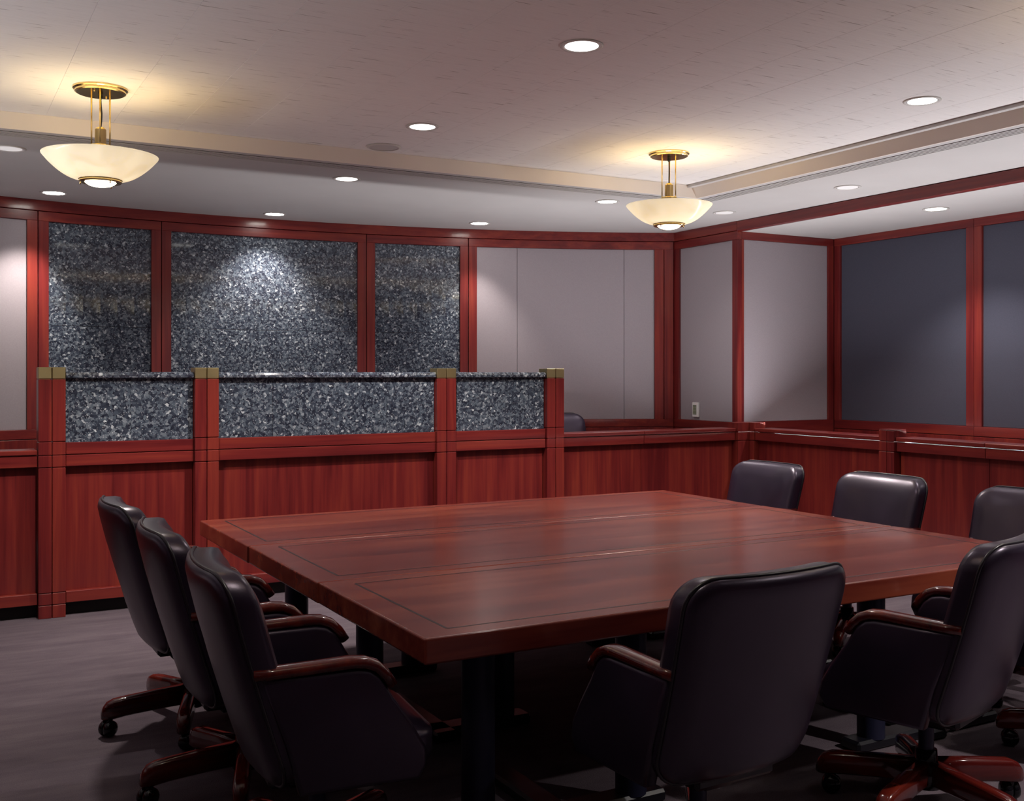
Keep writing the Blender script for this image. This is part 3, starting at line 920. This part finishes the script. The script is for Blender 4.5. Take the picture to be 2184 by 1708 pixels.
# ------------------------------------------------------------------ pendant lamps
def make_pendant():
    t = empty('pendant_lamp', (0, 0, 0))
    zt = ZC
    bm = bmesh.new()
    lathe(bm, [(0.0, zt), (0.136, zt), (0.136, zt - 0.008), (0.130, zt - 0.012), (0.126, zt - 0.014), (0.126, zt - 0.022), (0.118, zt - 0.026), (0.0, zt - 0.028)], 48)
    cn = link_mesh('canopy', bm, 'brass', t)
    for k in range(2):
        bm = bmesh.new()
        a = math.radians(60 + 180 * k)
        lathe(bm, [(0.0, zt - 0.026), (0.005, zt - 0.027), (0.005, zt - 0.032), (0.0, zt - 0.034)], 10, 0.075 * math.cos(a), 0.075 * math.sin(a))
        link_mesh('screw', bm, 'brass', cn, True)
    for k in range(3):
        a = math.radians(20 + 120 * k)
        bm = bmesh.new()
        x, y = 0.052 * math.cos(a), 0.052 * math.sin(a)
        tube(bm, [(x, y, zt - 0.02), (x, y, 2.525)], 0.0042, 8)
        link_mesh('rod', bm, 'brass', t, True)
    bm = bmesh.new()
    lathe(bm, [(0.0, zt - 0.026), (0.012, zt - 0.026), (0.012, zt - 0.048), (0.007, zt - 0.056), (0.0, zt - 0.056)], 12)
    tube(bm, [(0, 0, zt - 0.05), (0.002, 0, zt - 0.09), (0.006, 0.002, zt - 0.13), (0.004, 0.002, zt - 0.17), (0, 0, zt - 0.205)], 0.0045, 8)
    link_mesh('cord', bm, 'cord_black', t, True)
    bm = bmesh.new()
    lathe(bm, [(0.0, 2.782), (0.020, 2.782), (0.028, 2.772), (0.029, 2.694), (0.052, 2.690), (0.056, 2.684), (0.056, 2.674), (0.046, 2.668), (0.046, 2.64), (0.0, 2.64)], 28)
    link_mesh('lamp_holder', bm, 'brass', t)
    bm = bmesh.new()
    prof = []
    for i in range(15):
        f_ = i / 14
        r_ = 0.286 - 0.186 * f_
        z_ = 2.632 - 0.122 * (1 - (1 - f_) ** 1.85) + 0.0
        prof.append((r_, z_))
    inner = [(r_ - 0.004, z_ + 0.006) for r_, z_ in prof]
    lathe(bm, list(reversed(inner)) + [(0.288, 2.637)] + prof, 64)
    link_mesh('bowl', bm, 'alabaster', t, True)
    bm = bmesh.new()
    lathe(bm, [(0.078, 2.517), (0.108, 2.517), (0.110, 2.513), (0.108, 2.510), (0.101, 2.5095), (0.101, 2.506), (0.106, 2.505), (0.107, 2.500), (0.100, 2.494), (0.078, 2.496), (0.078, 2.517)], 48)
    rg = link_mesh('ring', bm, 'brass', t)
    for k in range(3):
        a = math.radians(50 + 120 * k)
        bm = bmesh.new()
        x, y = 0.098 * math.cos(a), 0.098 * math.sin(a)
        tube(bm, [(x, y, 2.515), (x, y, 2.482)], 0.0035, 8)
        link_mesh('pin', bm, 'brass', rg, True)
    bm = bmesh.new()
    lathe(bm, [(0.082, 2.503), (0.078, 2.497), (0.068, 2.488), (0.052, 2.480), (0.032, 2.4755), (0.012, 2.474), (0.0005, 2.4738)], 32)
    link_mesh('dome', bm, 'dome_glass', t, True)
    return t
pend0 = make_pendant()
def pendant_light(o, k=1.0):
    l = bpy.data.lights.new('pendant_bulb', 'POINT')
    l.energy = P_PENDANT; l.color = C_PEND; l.shadow_soft_size = 0.05
    lo = bpy.data.objects.new('pendant_bulb', l); col.objects.link(lo)
    lo.parent = o; lo.location = (0, 0, 2.60)
    l = bpy.data.lights.new('pendant_spot', 'SPOT')
    l.energy = P_PEND_DOWN * k; l.color = C_WASH; l.shadow_soft_size = 0.05
    l.spot_size = math.radians(128); l.spot_blend = 0.7
    lo = bpy.data.objects.new('pendant_spot', l); col.objects.link(lo)
    lo.parent = o; lo.location = (0, 0, 2.465)
pl = [(0.79, 5.86, 'brass pendant lamp with alabaster bowl above the granite bench front'),
      (4.37, 5.73, 'brass pendant lamp with alabaster bowl hanging near the room corner'),
      (4.40, 2.20, 'brass pendant lamp with alabaster bowl outside the picture, above the right chairs'),
      (0.80, 2.20, 'brass pendant lamp with alabaster bowl outside the picture, above the camera side')]
for i, (u, v, lab) in enumerate(pl):
    o = pend0 if i == 0 else copy_tree(pend0)
    o.location = (u, v, 0)
    o.rotation_euler = (0, 0, 0.5 * i)
    tag(o, lab, 'pendant lamp', 'brass pendant lamps')
for o in [o for o in list(bpy.data.objects) if o.name.startswith('pendant_lamp')]:
    pendant_light(o, 1.0 if o.location.y > 4 else 0.12)

# ------------------------------------------------------------------ recessed downlights
def make_downlight(lens):
    t = empty('downlight', (0, 0, 0))
    bm = bmesh.new()
    lathe(bm, [(0.078, 0.0), (0.098, 0.0), (0.099, -0.003), (0.094, -0.007), (0.082, -0.006), (0.078, -0.002)], 40)
    link_mesh('trim_ring', bm, 'trim_white', t, True)
    bm = bmesh.new()
    lathe(bm, [(0.081, -0.004), (0.074, -0.0035), (0.060, -0.003)], 40)
    link_mesh('reflector', bm, 'reflector', t, True)
    bm = bmesh.new()
    lathe(bm, [(0.080, -0.0036), (0.06, -0.0040), (0.0005, -0.0042)], 40)
    link_mesh('lens', bm, lens, t, True)
    return t
protos = {}
def downlight(u, v, z, lens, power, color, label, aim=None, angle=110, blend=0.8, sub=None):
    if lens not in protos:
        o = make_downlight(lens); protos[lens] = o
    else:
        o = copy_tree(protos[lens])
        for ch in list(o.children):
            if ch.type == 'LIGHT':
                bpy.data.objects.remove(ch)
    o.location = (u, v, z)
    tag(o, label, 'ceiling light', 'recessed ceiling lights')
    if power > 0:
        l = bpy.data.lights.new('downlight_lamp', 'SPOT')
        l.energy = power; l.color = color; l.shadow_soft_size = 0.035
        l.spot_size = math.radians(angle); l.spot_blend = blend
        lo = bpy.data.objects.new('downlight_lamp', l); col.objects.link(lo)
        lo.parent = o; lo.location = (0, 0, -0.03)
        if aim:
            d = Vector((aim[0] - u, aim[1] - v, aim[2] - (z - 0.03)))
            lo.rotation_euler = d.to_track_quat('-Z', 'Y').to_euler()
    return o

# over the table (raised centre)
downlight(2.59, 4.04, ZC, 'lens_on', P_DOWN * 1.2, C_DOWN, 'round recessed ceiling light, largest in view, above the table centre')
downlight(2.60, 5.82, ZC, 'lens_on', P_DOWN * 3.3, C_DOWN, 'round recessed ceiling light between the two pendant lamps', aim=(2.52, 7.0, 1.0), angle=100)
downlight(4.73, 3.96, ZC, 'lens_on', P_DOWN, C_DOWN, 'round recessed ceiling light beside the raised ceiling\'s right border')
downlight(4.05, 0.75, ZC, 'lens_on', P_RIGHT, C_DOWN, 'round recessed ceiling light outside the picture, beyond its right side')
for u, v, lab in ((0.46, 2.2, 'above the camera\'s left'), (2.6, 2.2, 'above the near chairs'), (2.6, 0.3, 'right of the camera')):
    downlight(u, v, ZC, 'lens_on', P_NEAR, C_DOWN, 'round recessed ceiling light outside the picture, ' + lab)
# lower border
downlight(0.44, 7.20, ZS, 'lens_off', 0, C_DOWN, 'unlit round recessed ceiling light at the picture\'s left side')
downlight(2.61, 7.16, ZS, 'lens_on', P_SOFFIT, C_DOWN, 'round recessed ceiling light above the middle of the bench front')
downlight(4.79, 7.09, ZS, 'lens_on', P_SOFFIT, C_DOWN, 'round recessed ceiling light just left of the far pendant bowl')
downlight(6.00, 7.09, ZS, 'lens_off', P_SOFFIT * 0.4, C_DOWN, 'dim round recessed ceiling light just right of the far pendant bowl')
downlight(5.99, 5.69, ZS, 'lens_off', P_SOFFIT * 0.4, C_DOWN, 'dim round recessed ceiling light beside the wood header beam')
# wall washers
downlight(0.85, 8.80, ZS, 'lens_bright', P_WASH * 2.3, C_WASH, 'bright round wall-washing light under the left pendant lamp', aim=(0.55, 9.17, 1.5), angle=70)
downlight(2.64, 9.04, ZS, 'lens_bright', P_WASH * 2.0, C_WASH, 'bright round wall-washing light above the centre granite panel', aim=(2.60, 9.37, 1.5), angle=92)
downlight(4.45, 8.68, ZS, 'lens_bright', P_WASH, C_WASH, 'bright round wall-washing light above the edge of granite and fabric', aim=(4.62, 9.08, 1.4), angle=70)
downlight(6.94, 5.68, ZN, 'lens_bright', P_ALCOVE, C_DOWN, 'bright round recessed light in the alcove ceiling')
downlight(6.94, 2.9, ZN, 'lens_bright', P_ALCOVE, C_DOWN, 'bright round alcove light beyond the picture\'s right side')

# ceiling disc
cd = empty('ceiling_speaker', (2.61, 6.46, ZC), 0, 'flat white round ceiling speaker disc between the pendant lamps', 'speaker')
bm = bmesh.new(); lathe(bm, [(0.0, 0.0), (0.110, 0.0), (0.112, -0.004), (0.100, -0.010), (0.094, -0.008)], 40)
link_mesh('rim', bm, 'trim_white', cd, True)
bm = bmesh.new(); lathe(bm, [(0.096, -0.006), (0.05, -0.008), (0.0005, -0.009)], 40)
link_mesh('grille', bm, 'plaster', cd, True)

# wall control on the pier
dv = empty('wall_control', (UR + 0.0175, 8.035, 1.16), 0, 'small white wall control with a grey keypad on the narrow fabric panel', 'wall control')
box('housing', dv, 'device_white', -0.022, 0.0, -0.044, 0.044, -0.070, 0.070, 0.004)
box('display', dv, 'device_screen', -0.0235, -0.020, -0.022, 0.030, -0.045, 0.045, 0.0005)
for i in range(2):
    for j in range(6):
        box('key', dv, 'device_key', -0.0255, -0.0225, -0.019 + i * 0.0245, 0.002 + i * 0.0245, -0.041 + j * 0.0140, -0.030 + j * 0.0140, 0.0008)
